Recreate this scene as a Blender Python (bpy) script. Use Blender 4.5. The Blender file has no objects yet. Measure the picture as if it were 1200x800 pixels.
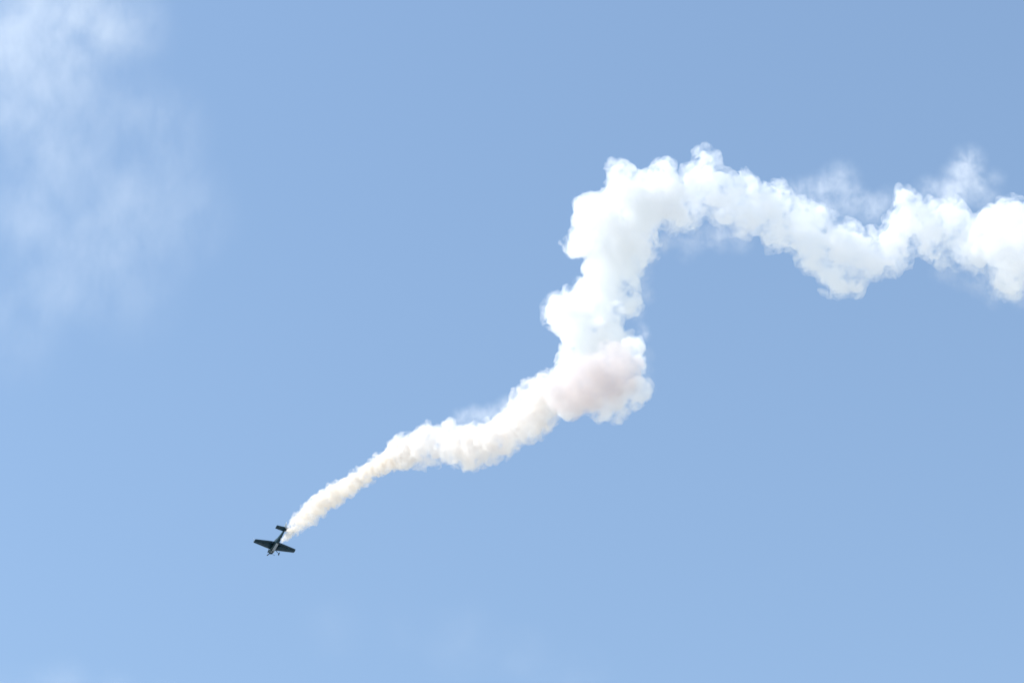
import bpy, bmesh, math, random
import numpy as np
from mathutils import Vector, Matrix

R = math.radians
random.seed(7)
rng = np.random.default_rng(7)
sc = bpy.context.scene
C = sc.collection

# ------------------------------------------------------------------ camera
PITCH = 42.0          # the camera looks up at the aeroplane
LENS = 100.0
cam_d = bpy.data.cameras.new('camera')
cam_d.lens = LENS
cam_d.sensor_width = 36.0
cam_d.clip_start = 0.5
cam_d.clip_end = 60000
cam = bpy.data.objects.new('camera', cam_d)
cam.location = (0, 0, 1.7)
cam.rotation_euler = (R(90 + PITCH), 0, 0)
C.objects.link(cam)
sc.camera = cam

# ------------------------------------------------------------------ sky and sun
SUN_EL, SUN_AZ = 43.0, 250.0       # azimuth clockwise from the viewing direction (+Y)
wd = bpy.data.worlds.new('World')
sc.world = wd
wd.use_nodes = True
wn, wl = wd.node_tree.nodes, wd.node_tree.links
bg = wn['Background']
sky = wn.new('ShaderNodeTexSky')
sky.sky_type = 'NISHITA'
sky.sun_disc = False
sky.sun_elevation = R(SUN_EL)
sky.sun_rotation = R(SUN_AZ)
sky.air_density = 1.5
sky.dust_density = 0.2
sky.ozone_density = 1.2
wl.new(sky.outputs[0], bg.inputs[0])
bg.inputs[1].default_value = 0.15

sun_d = bpy.data.lights.new('sun', 'SUN')
sun_d.energy = 2.9
sun_d.angle = R(0.53)
sun_d.color = (1.0, 0.955, 0.90)
sun = bpy.data.objects.new('sun', sun_d)
C.objects.link(sun)
sdir = Vector((math.sin(R(SUN_AZ)) * math.cos(R(SUN_EL)), math.cos(R(SUN_AZ)) * math.cos(R(SUN_EL)), math.sin(R(SUN_EL))))
sun.location = sdir * 300
sun.rotation_euler = sdir.to_track_quat('Z', 'Y').to_euler()

sc.view_settings.view_transform = 'Standard'
sc.view_settings.look = 'None'
sc.view_settings.exposure = 0.60
sc.view_settings.gamma = 1.0
sc.view_settings.use_curve_mapping = False
sc.render.engine = 'CYCLES'
cy = sc.cycles
cy.use_denoising = True
cy.max_bounces = 24
cy.volume_bounces = 20
cy.transparent_max_bounces = 32
cy.volume_step_rate = 1.0
cy.volume_max_steps = 1024
cy.sample_clamp_indirect = 8.0

# ------------------------------------------------------------------ helpers
CAM_M = Matrix.Translation(cam.location) @ cam.rotation_euler.to_matrix().to_4x4()
PXF = LENS / 36.0 * 1200.0                     # focal length in pixels of the 1200 x 800 photograph


def at(px, py, depth):
    """point at that pixel of the photograph, `depth` metres out along the view axis"""
    return CAM_M @ Vector(((px - 600) / PXF * depth, (400 - py) / PXF * depth, -depth))


def mesh_obj(name, me, mat=None, parent=None):
    o = bpy.data.objects.new(name, me)
    C.objects.link(o)
    if mat is not None:
        me.materials.clear()
        me.materials.append(mat)
    if parent is not None:
        o.parent = parent
    return o


def from_bm(name, bm, mat, parent=None, smooth=True):
    me = bpy.data.meshes.new(name)
    bmesh.ops.recalc_face_normals(bm, faces=bm.faces)
    bm.to_mesh(me)
    bm.free()
    for p in me.polygons:
        p.use_smooth = smooth
    return mesh_obj(name, me, mat, parent)


def tag(o, label=None, cat=None, group=None, kind=None):
    if label: o['label'] = label
    if cat: o['category'] = cat
    if group: o['group'] = group
    if kind: o['kind'] = kind
    return o


def principled(name, col, rough=0.5, metal=0.0, coat=0.0, vary=0.0, scale=3.0, spec=0.5):
    m = bpy.data.materials.new(name)
    m.use_nodes = True
    n, l = m.node_tree.nodes, m.node_tree.links
    b = n['Principled BSDF']
    b.inputs['Roughness'].default_value = rough
    b.inputs['Metallic'].default_value = metal
    b.inputs['Coat Weight'].default_value = coat
    b.inputs['Specular IOR Level'].default_value = spec
    tc = n.new('ShaderNodeTexCoord')
    nz = n.new('ShaderNodeTexNoise')
    nz.inputs['Scale'].default_value = scale
    nz.inputs['Detail'].default_value = 4
    l.new(tc.outputs['Object'], nz.inputs['Vector'])
    mx = n.new('ShaderNodeMix')
    mx.data_type = 'RGBA'
    mx.inputs[6].default_value = tuple(c * (1 - vary) for c in col) + (1,)
    mx.inputs[7].default_value = tuple(min(1, c * (1 + vary)) for c in col) + (1,)
    l.new(nz.outputs['Fac'], mx.inputs[0])
    l.new(mx.outputs[2], b.inputs['Base Color'])
    return m


# ------------------------------------------------------------------ the airfield ground
bm = bmesh.new()
bmesh.ops.create_grid(bm, x_segments=8, y_segments=8, size=20000)
ground = from_bm('ground', bm, principled('airfield_concrete', (0.38, 0.37, 0.36), 0.95, vary=0.2, scale=0.02), smooth=False)
tag(ground, kind='structure')

# ------------------------------------------------------------------ smoke geometry
def ico(sub):
    b = bmesh.new()
    bmesh.ops.create_icosphere(b, subdivisions=sub, radius=1.0)
    b.verts.ensure_lookup_table()
    v = np.array([x.co[:] for x in b.verts])
    f = np.array([[q.index for q in x.verts] for x in b.faces])
    b.free()
    return v, f


ICO2, ICO3 = ico(2), ico(3)


def rand_dirs(n):
    d = rng.normal(size=(n, 3))
    return d / np.linalg.norm(d, axis=1)[:, None]


def spheres_mesh(name, cs, rs):
    vs, fs, off = [], [], 0
    for c, r in zip(cs, rs):
        v, f = ICO3 if r > 1.2 else ICO2
        vs.append(v * r + c)
        fs.append(f + off)
        off += len(v)
    v = np.concatenate(vs)
    f = np.concatenate(fs)
    me = bpy.data.meshes.new(name)
    me.vertices.add(len(v)); me.vertices.foreach_set('co', v.ravel())
    me.loops.add(f.size); me.loops.foreach_set('vertex_index', f.ravel())
    me.polygons.add(len(f))
    me.polygons.foreach_set('loop_start', np.arange(0, f.size, 3))
    me.polygons.foreach_set('loop_total', np.full(len(f), 3))
    me.update()
    return me


def clouds_tex(name, size, depth):
    t = bpy.data.textures.new(name, 'CLOUDS')
    t.noise_scale = size
    t.noise_depth = depth
    t.noise_basis = 'IMPROVED_PERLIN'
    return t


def billow(name, cs, rs, voxel, disp, mat, origin):
    """one closed billowing skin around the puffs: voxel union, then fractal displacement"""
    origin = np.array(origin)
    me = spheres_mesh(name, np.asarray(cs) - origin, rs)
    o = bpy.data.objects.new(name, me)
    C.objects.link(o)
    m = o.modifiers.new('remesh', 'REMESH')
    m.mode = 'VOXEL'
    m.voxel_size = voxel
    for k, (size, strength) in enumerate(disp):
        d = o.modifiers.new('displace', 'DISPLACE')
        d.texture = clouds_tex('%s_%d' % (name, k), size, 2)
        d.texture_coords = 'LOCAL'
        d.strength = strength
        d.mid_level = 0.5
    dg = bpy.context.evaluated_depsgraph_get()
    me2 = bpy.data.meshes.new_from_object(o.evaluated_get(dg))
    me2.name = name
    bpy.data.objects.remove(o)
    bpy.data.meshes.remove(me)
    r = mesh_obj(name, me2, mat)
    r.location = Vector(origin)
    return r


def puff_cloud(spec, fat=1.0, kids=(16, 0.42), grand=(4, 0.45), spread=1.0, jit=0.25):
    """spec rows: px, py, radius px, depth m  ->  sphere centres and radii with uneven smaller puffs on them"""
    cs, rs = [], []
    for px, py, rp, dep in spec:
        rp *= fat
        dep += DEP + rng.uniform(-jit, jit) * rp / PXF * dep
        c = np.array(at(px, py, dep)); r = rp / PXF * dep
        cs.append(c); rs.append(r * 0.9)
        for d in rand_dirs(kids[0]):
            r1 = r * kids[1] * (0.4 + 0.9 * rng.random() ** 1.5)
            c1 = c + d * (r * spread - r1 * rng.uniform(0.5, 0.85))
            cs.append(c1); rs.append(r1)
            for d2 in rand_dirs(grand[0]):
                if np.dot(d2, d) < -0.1: d2 = -d2
                r2 = r1 * grand[1] * rng.uniform(0.4, 1.2)
                cs.append(c1 + d2 * (r1 - r2 * 0.4)); rs.append(r2)
    return cs, rs


# ------------------------------------------------------------------ smoke materials
class Nodes:
    def __init__(s, name):
        s.m = bpy.data.materials.new(name)
        s.m.use_nodes = True
        s.n, s.l = s.m.node_tree.nodes, s.m.node_tree.links
        s.n.clear()
        s.out = s.n.new('ShaderNodeOutputMaterial')

    def math(s, op, a, b=None, clamp=False):
        x = s.n.new('ShaderNodeMath'); x.operation = op; x.use_clamp = clamp
        for i, v in enumerate((a, b)):
            if v is None: continue
            if isinstance(v, (int, float)): x.inputs[i].default_value = v
            else: s.l.new(v, x.inputs[i])
        return x.outputs[0]

    def noise(s, vec, scale, detail=2, rough=0.55, dist=0.0):
        x = s.n.new('ShaderNodeTexNoise')
        x.inputs['Scale'].default_value = scale
        x.inputs['Detail'].default_value = detail
        x.inputs['Roughness'].default_value = rough
        x.inputs['Distortion'].default_value = dist
        s.l.new(vec, x.inputs['Vector'])
        return x.outputs['Fac']

    def remap(s, v, a, b, c=0.0, d=1.0, smooth=True):
        x = s.n.new('ShaderNodeMapRange')
        if smooth: x.interpolation_type = 'SMOOTHSTEP'
        s.l.new(v, x.inputs[0])
        for i, q in enumerate((a, b, c, d)): x.inputs[i + 1].default_value = q
        return x.outputs[0]

    def volume(s, dens, col, g):
        v = s.n.new('ShaderNodeVolumePrincipled')
        v.inputs['Density Attribute'].default_value = ''
        v.inputs['Anisotropy'].default_value = g
        if isinstance(col, tuple): v.inputs['Color'].default_value = col + (1,)
        else: s.l.new(col, v.inputs['Color'])
        if isinstance(dens, (int, float)): v.inputs['Density'].default_value = dens
        else: s.l.new(dens, v.inputs['Density'])
        s.l.new(v.outputs[0], s.out.inputs['Volume'])


def smoke_mat(name, dens, lo, hi, floor, scale, col, g=0.1, detail=3, step=0.05, dist=0.0):
    k = Nodes(name)
    tc = k.n.new('ShaderNodeTexCoord')
    f = k.noise(tc.outputs['Object'], scale, detail, 0.6, dist)
    d = k.remap(f, lo, hi, floor * dens, dens)
    k.volume(d, col, g)
    k.m.cycles.volume_step_rate = step
    return k.m


def dense_mat(name, dens, col, g=0.1):
    k = Nodes(name)
    k.volume(dens, col, g)
    return k.m


# ------------------------------------------------------------------ the smoke trail
D0 = 520.0     # distance of the aeroplane
DEP = -15.0    # the depths below are counted from 535 m
# fresh, narrow part behind the aeroplane: px, py, radius px, depth m
fresh = [(330.5, 634, 2.2, 532.5), (332.5, 632, 3.4, 532), (335.5, 629.5, 4.6, 532), (339, 625.5, 6, 531.5), (344, 619.5, 8.3, 531), (349.5, 613, 10.5, 531), (355, 608.5, 11.5, 530.5), (362, 603, 12.5, 530),
         (370, 595, 13, 529), (378, 588, 13, 528), (387, 582.5, 13.5, 527), (395.5, 577, 13.5, 526), (404, 572, 13, 525), (412, 567, 12.5, 524),
         (421, 560, 12, 523), (430, 554.5, 12, 522), (439, 549, 12, 521), (448, 544, 13, 520), (460, 537, 15, 519), (472, 532, 18, 518)]
middle = [(474, 531, 19, 517), (487, 526, 20, 516), (500, 522, 22, 515), (513, 520, 20, 514), (526, 519, 20, 513), (540, 521, 22, 511),
          (552, 523, 25, 510), (500, 505, 11, 514), (526, 502, 10, 512), (552, 540, 12, 508), (536, 534, 12, 510), (566, 520, 24, 508), (580, 514, 23, 506), (596, 503, 24, 505),
          (609, 494, 25, 503), (620, 486, 27, 502), (632, 502, 12, 501), (640, 466, 24, 500), (655, 462, 27, 499), (626, 462, 14, 500)]
knot = [(664, 462, 25, 490), (688, 454, 31, 488), (706, 446, 34, 488), (727, 438, 27, 488), (718, 420, 22, 491)]
rim = [(744, 462, 19, 487), (725, 476, 17, 487), (706, 480, 15, 487), (666, 480, 12, 490), (684, 476, 13, 490), (749, 426, 11, 491), (742, 406, 13, 496), (722, 400, 18, 501),
       (690, 400, 28, 503), (670, 416, 17, 503), (662, 436, 14, 500), (652, 450, 14, 499)]
column = [(653, 366, 18, 503), (666, 362, 19, 505), (658, 380, 14, 504), (684, 368, 33, 506), (700, 385, 28, 505), (694, 346, 24, 508), (706, 330, 24, 509), (714, 310, 27, 510), (720, 290, 32, 511),
          (678, 287, 17, 508), (688, 272, 20, 509), (719, 268, 36, 512), (695, 243, 20, 510), (726, 207, 17, 511), (728, 226, 20, 511),
          (743, 243, 36, 513), (752, 284, 20, 514), (770, 230, 28, 514), (776, 206, 18, 513), (734, 353, 17, 507), (732, 330, 18, 508), (742, 308, 17, 510), (720, 345, 18, 508)]
crest = [(790, 240, 24, 515), (806, 236, 24, 515), (825, 191, 16, 514), (820, 212, 23, 515), (842, 220, 25, 515), (803, 254, 17, 515), (851, 248, 20, 515), (866, 232, 24, 515),
         (877, 215, 14, 515), (882, 246, 28, 515), (905, 240, 24, 515), (920, 268, 27, 514), (917, 230, 14, 515), (944, 266, 31, 514), (957, 296, 27, 513), (986, 290, 31, 512),
         (983, 336, 15, 511), (978, 320, 22, 512), (1004, 336, 11, 511), (1018, 300, 28, 511), (1045, 292, 24, 510), (1060, 262, 22, 510), (1060, 232, 14, 509), (1068, 240, 16, 509)]
old = [(1085, 262, 25, 509), (1094, 288, 20, 508), (1115, 258, 24, 508), (1147, 283, 30, 506), (1160, 262, 20, 506), (1183, 284, 42, 504), (1185, 252, 20, 503),
       (1183, 328, 22, 503), (1215, 285, 46, 502), (1250, 292, 46, 500), (1290, 300, 44, 498)]
org = at(760, 400, 500)
CF, CY, CO = (0.988, 0.961, 0.922), (0.989, 0.970, 0.949), (1.0, 0.9985, 0.996)
M_fresh = smoke_mat('fresh_smoke', 1.1, 0.40, 0.64, 0.0, 1.0, CF, detail=5, step=0.14, dist=0.8)
M_fcore = smoke_mat('fresh_core', 2.6, 0.46, 0.58, 0.02, 1.0, CF, step=0.14)
M_young = smoke_mat('young_smoke', 0.6, 0.39, 0.66, 0.0, 0.55, CY, detail=4, step=0.14, dist=0.8)
M_ycore = smoke_mat('young_core', 1.4, 0.46, 0.58, 0.01, 0.55, CY, step=0.14)
M_knot = smoke_mat('shadow_tinted_smoke', 0.5, 0.36, 0.62, 0.2, 0.4, (0.905, 0.857, 0.838), step=0.14)  # shadow in the bend is put into the smoke's darker colour
M_old = smoke_mat('white_smoke', 0.5, 0.38, 0.64, 0.0, 0.36, CO, detail=4, step=0.14, dist=0.9)
M_drift = smoke_mat('drifting_smoke', 0.42, 0.40, 0.68, 0.0, 0.4, CO, detail=6, step=0.14, dist=1.0)
M_ocore = smoke_mat('white_core', 0.95, 0.46, 0.58, 0.01, 0.33, CO, detail=4, step=0.14)

trail = bpy.data.objects.new('smoke_trail', None)
C.objects.link(trail)
trail.location = org
tag(trail, 'long white billowing smoke trail curling up behind the small aeroplane', 'smoke trail')


def sect(name, spec, voxel, disp, mat, parent=trail, **kw):
    cs, rs = puff_cloud(spec, **kw)
    o = billow(name, cs, rs, voxel, disp, mat, org)
    o.location = (0, 0, 0)
    o.parent = parent
    return o


FD = ((1.8, 0.7), (0.7, 0.6), (0.35, 0.3))
OD = ((4.0, 1.4), (1.5, 0.9), (0.7, 0.5))
fp = sect('fresh_plume', fresh, 0.16, FD, M_fresh, fat=1.06)
sect('dense_core', fresh, 0.16, FD, M_fcore, fp, fat=0.86)
mp_ = sect('young_plume', middle, 0.2, ((2.4, 1.3), (1.0, 0.8), (0.5, 0.3)), M_young, fat=1.15, kids=(12, 0.48))
sect('dense_core', middle, 0.2, ((2.4, 1.3), (1.0, 0.8), (0.5, 0.3)), M_ycore, mp_, fat=0.9, kids=(12, 0.48))
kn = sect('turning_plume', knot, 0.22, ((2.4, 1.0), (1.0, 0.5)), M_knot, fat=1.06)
bl = sect('billow', rim + column, 0.25, OD, M_old, fat=1.14, kids=(12, 0.5))
sect('dense_core', rim + column, 0.25, OD, M_ocore, bl, fat=0.92, kids=(12, 0.5))
dr = sect('drifting_plume', crest + old, 0.25, OD, M_drift, fat=1.22, kids=(12, 0.5))
sect('dense_core', crest + old, 0.25, OD, M_ocore, dr, fat=0.86, kids=(12, 0.5))


# ------------------------------------------------------------------ thin veils of old smoke and cloud
def veil(name, label, cat, blobs, depth, dens, scale, stretch, lo, hi, voxel, step, col=(0.999, 0.998, 0.996)):
    """blobs: px, py, radius px, weight. Density falls off to nothing inside the skin, broken up by noise."""
    pts = [(np.array(at(px, py, depth + dz * rp / PXF * depth)), rp / PXF * depth, w) for px, py, rp, w, dz in blobs]
    o0 = pts[0][0]
    o = billow(name, [p[0] for p in pts], [p[1] for p in pts], voxel, (), None, o0)
    k = Nodes(name + '_volume')
    tc = k.n.new('ShaderNodeTexCoord')
    tot = None
    for c, r, w in pts:
        q = k.n.new('ShaderNodeVectorMath'); q.operation = 'DISTANCE'
        k.l.new(tc.outputs['Object'], q.inputs[0])
        q.inputs[1].default_value = tuple(c - o0)
        f = k.remap(q.outputs['Value'], 0.0, r * 0.97, w, 0.0)
        tot = f if tot is None else k.math('ADD', tot, f)
    mp = k.n.new('ShaderNodeMapping')
    mp.inputs['Rotation'].default_value = stretch[0]
    mp.inputs['Scale'].default_value = stretch[1]
    k.l.new(tc.outputs['Object'], mp.inputs['Vector'])
    nz = k.noise(mp.outputs[0], scale, 8, 0.68, 0.15)
    d = k.math('MULTIPLY', tot, k.remap(nz, lo, hi, 0.08 * dens, dens))
    k.volume(d, col, 0.2)
    k.m.cycles.volume_step_rate = step
    o.data.materials.append(k.m)
    if label: tag(o, label, cat)
    return o


veil('smoke_veil', 'thin hazy veil of drifting white smoke in the upper left of the sky', 'smoke cloud',
     [(40, 10, 130, .9, 0), (125, 30, 100, 1.0, .2), (70, 120, 110, .8, -.2), (185, 150, 85, .55, .1), (60, 190, 80, .6, 0), (30, 245, 80, .6, .2),
      (130, 245, 110, .5, -.2), (75, 310, 100, .5, 0), (-40, 80, 140, .8, 0), (60, -90, 140, 1.0, 0), (200, 250, 105, .4, 0), (10, 380, 100, .3, 0), (150, 340, 95, .25, 0)],
     650, 0.031, 0.10, ((0, 0.35, 0), (1.2, 1.0, 0.65)), 0.36, 0.68, 1.5, 0.3)
veil('wispy_cloud', 'faint white wisp of cloud at the bottom left edge of the sky', 'cloud',
     [(70, 815, 60, .8, 0), (130, 822, 50, .7, .2), (20, 810, 45, .6, 0), (190, 830, 45, .4, 0)],
     1500, 0.012, 0.03, ((0, 0, 0), (1.0, 1.0, 1.0)), 0.36, 0.68, 3.0, 0.6)
veil('wispy_cloud', 'barely visible pale cloud streak low in the middle of the sky', 'cloud',
     [(540, 750, 70, .5, 0), (610, 775, 60, .5, .1), (470, 735, 50, .3, 0), (390, 735, 60, .3, 0), (680, 795, 60, .4, 0)],
     1800, 0.004, 0.03, ((0, 0, 0), (1.0, 1.0, 1.0)), 0.36, 0.68, 4.0, 0.6)


for dep, dens, blobs in (
        (502, .30, [(935, 225, 26, .6, 0), (960, 222, 30, .7, .3), (985, 210, 32, .6, -.2), (1000, 236, 32, .7, 0), (1024, 246, 30, .7, .3), (972, 244, 26, .7, 0), (1040, 232, 22, .4, 0)]),
        (493, .34, [(1134, 190, 30, .6, 0), (1128, 214, 38, .9, .2), (1108, 232, 32, .8, -.2), (1152, 226, 30, .5, 0), (1166, 210, 20, .3, 0), (1086, 222, 24, .5, 0)]),
        (501, .28, [(815, 280, 26, .6, 0), (842, 276, 28, .8, .2), (868, 282, 24, .6, 0), (790, 276, 22, .6, 0), (804, 298, 18, .3, 0)]),
        (492, .26, [(1150, 332, 26, .7, 0), (1106, 316, 24, .6, .2), (1165, 350, 20, .5, 0), (1126, 325, 24, .5, 0), (1196, 350, 22, .6, 0)]),
        (497, .42, [(540, 490, 18, .7, 0), (556, 488, 20, .8, 0), (576, 486, 20, .7, .2), (594, 476, 20, .8, 0), (612, 464, 18, .8, 0), (632, 450, 16, .7, 0)]),
        (496, .40, [(750, 322, 22, .6, 0), (752, 345, 22, .7, .2), (744, 366, 18, .6, 0), (760, 300, 18, .5, 0), (778, 286, 18, .6, 0), (752, 386, 13, .9, 0), (757, 393, 10, .9, 0)]),
        (489, .36, [(752, 436, 20, .7, 0), (758, 452, 16, .7, 0), (756, 416, 16, .6, 0)])):
    w = veil('wisp', None, None, blobs, dep, dens * 0.75, 0.4, ((0, 0, 0), (1, 1, 1)), 0.38, 0.66, 0.4, 0.3, (0.985, 0.972, 0.968))
    w.location = w.location - org
    w.parent = trail

# ------------------------------------------------------------------ the aeroplane
# local axes: x starboard, y nose, z up; the pose follows from the pixel lengths of span and fuselage
rs_ = Vector((0.896, -0.261, -0.356)); rf_ = Vector((-0.437, -0.655, -0.618))
rs_.normalize(); ru_ = rs_.cross(rf_).normalized(); rf_ = ru_.cross(rs_).normalized()
ROT = (cam.rotation_euler.to_matrix() @ Matrix((rs_, rf_, ru_)).transposed())
plane = bpy.data.objects.new('aeroplane', None)
C.objects.link(plane)
plane.matrix_world = Matrix.Translation(at(321.9, 639.2, D0)) @ ROT.to_4x4()
tag(plane, 'small dark single propeller aerobatic aeroplane at the head of the smoke trail', 'aeroplane')

P_dark = principled('dark_blue_paint', (0.006, 0.034, 0.050), 0.45, 0.0, 0.0, 0.2, 1.5, 0.25)
P_pale = principled('pale_paint_and_reflection', (0.24, 0.29, 0.31), 0.35, 0.0, 0.4, 0.1, 2.0)  # tail fin's paint, also used as the belly panel's painted reflection
P_white = principled('white_paint', (0.75, 0.76, 0.77), 0.3, 0.0, 0.4, 0.05, 2.0)
P_mark = principled('faded_marking', (0.055, 0.075, 0.09), 0.5, 0.0, 0.0, 0.2, 6.0)
P_metal = principled('steel', (0.45, 0.46, 0.48), 0.3, 0.9, 0.0, 0.1, 8.0)
P_rubber = principled('black_rubber', (0.02, 0.02, 0.022), 0.8, 0.0, 0.0, 0.1, 8.0)
P_blade = principled('propeller_black', (0.03, 0.03, 0.035), 0.45, 0.0, 0.0, 0.1, 8.0)
P_glass = principled('tinted_canopy', (0.06, 0.08, 0.09), 0.08, 0.0, 1.0, 0.05, 2.0)


def loft(rings, closed_ends=True):
    """rings: lists of points, all the same length"""
    bm = bmesh.new()
    vr = [[bm.verts.new(p) for p in r] for r in rings]
    n = len(rings[0])
    for a, b in zip(vr, vr[1:]):
        for i in range(n):
            bm.faces.new((a[i], a[(i + 1) % n], b[(i + 1) % n], b[i]))
    if closed_ends:
        bm.faces.new(vr[0]); bm.faces.new(list(reversed(vr[-1])))
    return bm


def ring(y, w, z0, z1, n=20, p=2.4):
    zc, h = (z0 + z1) / 2, (z1 - z0) / 2
    out = []
    for i in range(n):
        a = 2 * math.pi * i / n
        c, s = math.cos(a), math.sin(a)
        out.append((w * math.copysign(abs(c) ** (2 / p), c), y, zc + h * math.copysign(abs(s) ** (2 / p), s)))
    return out


def tube(points, radii, n=8):
    rings = []
    pts = [Vector(p) for p in points]
    for i, p in enumerate(pts):
        t = (pts[min(i + 1, len(pts) - 1)] - pts[max(i - 1, 0)]).normalized()
        u = t.orthogonal().normalized(); v = t.cross(u)
        r = radii[i] if isinstance(radii, (list, tuple)) else radii
        rings.append([p + r * (math.cos(2 * math.pi * k / n) * u + math.sin(2 * math.pi * k / n) * v) for k in range(n)])
    return loft(rings)


FOIL = [(0.0, 0.0), (0.03, 0.32), (0.12, 0.62), (0.3, 0.8), (0.5, 0.72), (0.74, 0.42)]


def foil(x, le, te, thick, c0=0.0, c1=1.0):
    """symmetric section at span x between chord fractions c0 and c1; `thick` is the half thickness"""
    ch = le - te
    fr = [(f, t) for f, t in FOIL if c0 <= f <= c1]
    if c1 < 1: fr = fr + [(c1, 0.42)]
    else: fr = fr + [(1.0, 0.05)]
    if c0 > 0: fr = [(c0, 0.36)] + [q for q in fr if q[0] > c0]
    up = [(x, le - f * ch, t * thick) for f, t in fr]
    dn = [(x, le - f * ch, -t * thick) for f, t in reversed(fr) if t > 0]
    return up + dn


def upright(pts):
    """turn a section laid out along x (span) into one along z"""
    return [(z, y, x) for x, y, z in pts]


fus = from_bm('fuselage', loft([ring(1.55, .44, -.50, .40), ring(1.0, .47, -.56, .46), ring(0.2, .46, -.58, .50), ring(-.8, .42, -.55, .50), ring(-1.8, .35, -.47, .42),
                                ring(-2.8, .25, -.34, .32), ring(-3.8, .16, -.20, .24), ring(-4.6, .09, -.10, .19), ring(-5.0, .045, -.04, .15)]), P_dark, plane)
cow = from_bm('cowling', loft([ring(2.12, .22, -.26, .20), ring(2.08, .33, -.36, .29), ring(1.9, .405, -.44, .355), ring(1.562, .445, -.505, .405)]), P_dark, plane)
from_bm('air_intake', loft([ring(2.135, .12, -.23, -.12, 12), ring(2.06, .12, -.23, -.12, 12)]), P_rubber, cow)
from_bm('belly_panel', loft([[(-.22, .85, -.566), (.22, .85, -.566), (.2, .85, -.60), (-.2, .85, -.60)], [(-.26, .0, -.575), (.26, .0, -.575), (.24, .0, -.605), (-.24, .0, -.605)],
                             [(-.25, -.8, -.545), (.25, -.8, -.545), (.23, -.8, -.575), (-.23, -.8, -.575)], [(-.20, -1.3, -.50), (.20, -1.3, -.50), (.18, -1.3, -.53), (-.18, -1.3, -.53)]]), P_pale, fus)['label'] = 'clear belly panel with its reflection painted pale grey'  # clear floor panel, its reflection painted on as pale grey
from_bm('canopy', loft([ring(.75, .12, .38, .50, 16, 2), ring(.45, .30, .38, .70, 16, 2), ring(-.1, .36, .38, .86, 16, 2), ring(-.8, .34, .38, .85, 16, 2), ring(-1.5, .24, .36, .62, 16, 2), ring(-2.0, .08, .33, .42, 16, 2)]), P_glass, plane)
for s in (-1, 1):
    from_bm('exhaust_pipe', tube([(s * .22, 1.35, -.50), (s * .23, 1.2, -.62), (s * .23, .95, -.66)], .055), P_metal, cow)
# spinner and propeller
from_bm('spinner', loft([ring(2.14, .19, -.22, .16, 16, 2), ring(2.25, .165, -.195, .135, 16, 2), ring(2.36, .11, -.14, .08, 16, 2), ring(2.44, .04, -.07, .01, 16, 2)]), P_white, plane)['label'] = 'pale spinner'
hub = Vector((0, 2.22, -.03))
for k in range(3):
    a = R(-12 + 120 * k)
    d = Vector((math.cos(a), 0, math.sin(a))); t = Vector((-math.sin(a), 0, math.cos(a))); f = Vector((0, 1, 0))
    rings = []
    for r, c, tw in ((.12, .05, 60), (.3, .085, 45), (.6, .10, 28), (.85, .085, 20), (.99, .045, 16)):
        e = math.cos(R(tw)) * t + math.sin(R(tw)) * f; g = -math.sin(R(tw)) * t + math.cos(R(tw)) * f
        rings.append([hub + d * r + e * (c * x) + g * (.018 * z) for x, z in ((-1, 0), (-.3, 1), (.4, .8), (1, 0), (.4, -.8), (-.3, -1))])
    from_bm('propeller_blade', loft(rings), P_blade, plane)
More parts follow.
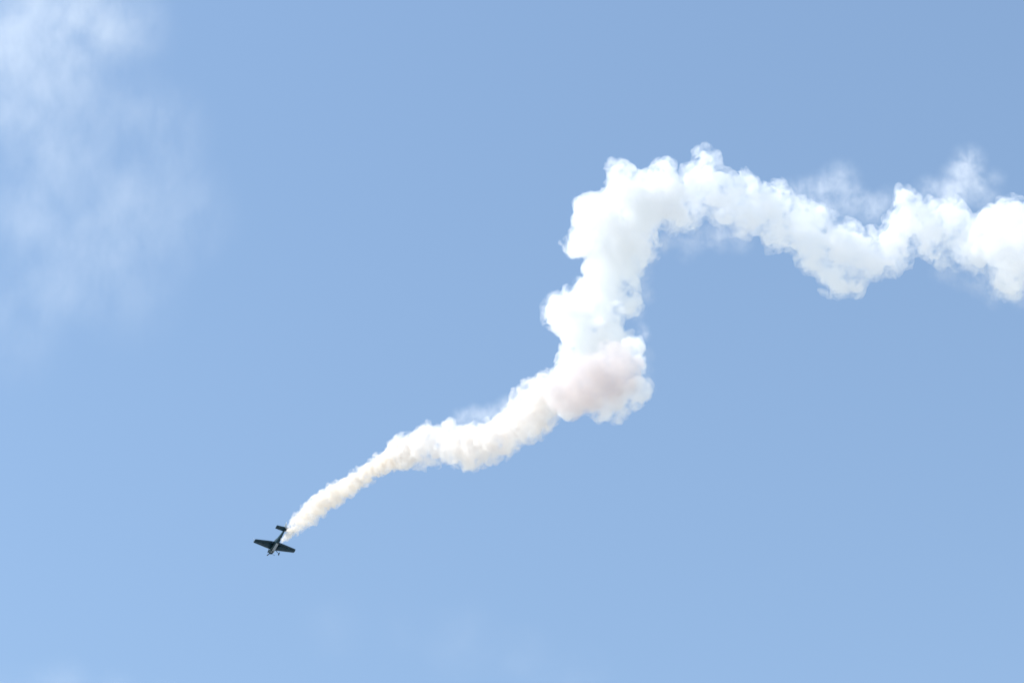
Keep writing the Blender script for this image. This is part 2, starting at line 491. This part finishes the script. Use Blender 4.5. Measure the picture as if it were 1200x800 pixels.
# wings
for s in (-1, 1):
    secs = ((.40, 1.20, -1.14, .15), (1.55, 1.01, -.955, .125), (3.55, .62, -.56, .075), (3.93, .55, -.49, .065), (4.02, .41, -.39, .03))
    w = from_bm('wing', loft([foil(s * secs[0][0], *secs[0][1:], 0, .74), foil(s * secs[1][0], *secs[1][1:], 0, .74), foil(s * secs[2][0], *secs[2][1:], 0, .74),
                              foil(s * secs[3][0], *secs[3][1:], 0, .74), foil(s * secs[4][0], *secs[4][1:], 0, .74)]), P_dark, plane)
    from_bm('flap', loft([foil(s * .42, 1.197, -1.137, .15, .747, 1), foil(s * .78, 1.137, -1.079, .142, .747, 1)]), P_dark, w)
    from_bm('aileron', loft([foil(s * .81, 1.132, -1.074, .142, .755, 1), foil(s * 1.55, 1.01, -.955, .125, .755, 1), foil(s * 3.55, .62, -.56, .075, .755, 1), foil(s * 3.96, .54, -.48, .06, .755, 1)]), P_dark, w)
    from_bm('aileron_spade', loft([[(s * 2.2 - .16, .05, -.36), (s * 2.2 + .16, .05, -.36), (s * 2.2 + .16, .05, -.345), (s * 2.2 - .16, .05, -.345)],
                                   [(s * 2.2 - .16, .30, -.35), (s * 2.2 + .16, .30, -.35), (s * 2.2 + .16, .30, -.335), (s * 2.2 - .16, .30, -.335)]]), P_dark, w, False)
    from_bm('spade_arm', tube([(s * 2.2, -.30, -.10), (s * 2.2, .15, -.352)], .02), P_dark, w)
    if s < 0:
        from_bm('marking', loft([[(x, y + .06, -.112 + .012 * (-x - 2.4)), (x, y - .07, -.112 + .012 * (-x - 2.4)), (x, y - .07, -.108 + .012 * (-x - 2.4)), (x, y + .06, -.108 + .012 * (-x - 2.4))] for x, y in ((-3.1, .18), (-1.9, .26))]), P_mark, w, False)['label'] = 'faint grey marking under the wing'
        tip = Vector((-4.0, .02, 0))
        for a, b in (((0, .35, 0), (-.25, 0, .62)), ((0, -.3, 0), (-.25, 0, .62)), ((0, .35, 0), (-.2, .02, -.5)), ((0, -.3, 0), (-.2, .02, -.5))):
            from_bm('sighting_rod', tube([tip + Vector(a), tip + Vector(b)], .014, 6), P_metal, w)
    # tailplane
    st = from_bm('stabiliser', loft([foil(s * .05, -3.92, -5.02, .05, 0, .55), foil(s * 1.74, -4.14, -4.98, .035, 0, .55), foil(s * 1.80, -4.22, -4.94, .02, 0, .55)]), P_dark, plane)
    from_bm('elevator', loft([foil(s * .10, -3.92, -5.02, .05, .565, 1), foil(s * 1.74, -4.14, -4.98, .035, .565, 1), foil(s * 1.80, -4.22, -4.96, .02, .565, 1)]), P_dark, st)
    # undercarriage
    from_bm('gear_leg', tube([(s * .30, .48, -.50), (s * .62, .50, -.80), (s * 1.0, .53, -1.14)], [.07, .05, .04]), P_dark, plane)
    sp = from_bm('wheel_fairing', loft([ring(y, w_, z0, z1, 12, 2.2) for y, w_, z0, z1 in ((.92, .03, -1.24, -1.16), (.80, .085, -1.31, -1.07), (.58, .10, -1.33, -1.03), (.30, .07, -1.28, -1.08), (.08, .02, -1.21, -1.15))]), P_dark, plane)
    sp.location = (s * 1.03, 0, 0)
    ty = from_bm('tyre', tube([(-.06, .57, -1.26), (-.04, .57, -1.26), (.04, .57, -1.26), (.06, .57, -1.26)], [.15, .19, .19, .15], 18), P_rubber, sp)
fin = from_bm('fin', loft([upright(foil(.10, -3.75, -4.98, .05, 0, .55)), upright(foil(1.05, -4.42, -5.12, .035, 0, .55)), upright(foil(1.15, -4.55, -5.10, .02, 0, .55))]), P_pale, plane)
fin['label'] = 'pale grey tail fin'
from_bm('rudder', loft([upright(foil(-.04, -3.75, -5.15, .05, .70, 1)), upright(foil(1.05, -4.42, -5.25, .035, .59, 1)), upright(foil(1.15, -4.55, -5.22, .02, .59, 1))]), P_pale, fin)
from_bm('tail_wheel_spring', tube([(0, -4.55, -.10), (0, -4.95, -.27)], .025), P_dark, plane)
from_bm('tail_wheel', tube([(-.035, -4.98, -.30), (-.02, -4.98, -.30), (.02, -4.98, -.30), (.035, -4.98, -.30)], [.06, .085, .085, .06], 14), P_rubber, plane)
# the tail boom is long: stretch everything aft of the cockpit
for o in plane.children_recursive:
    for v in o.data.vertices:
        if v.co.y < -1.4: v.co.y = -1.4 + (v.co.y + 1.4) * 1.13
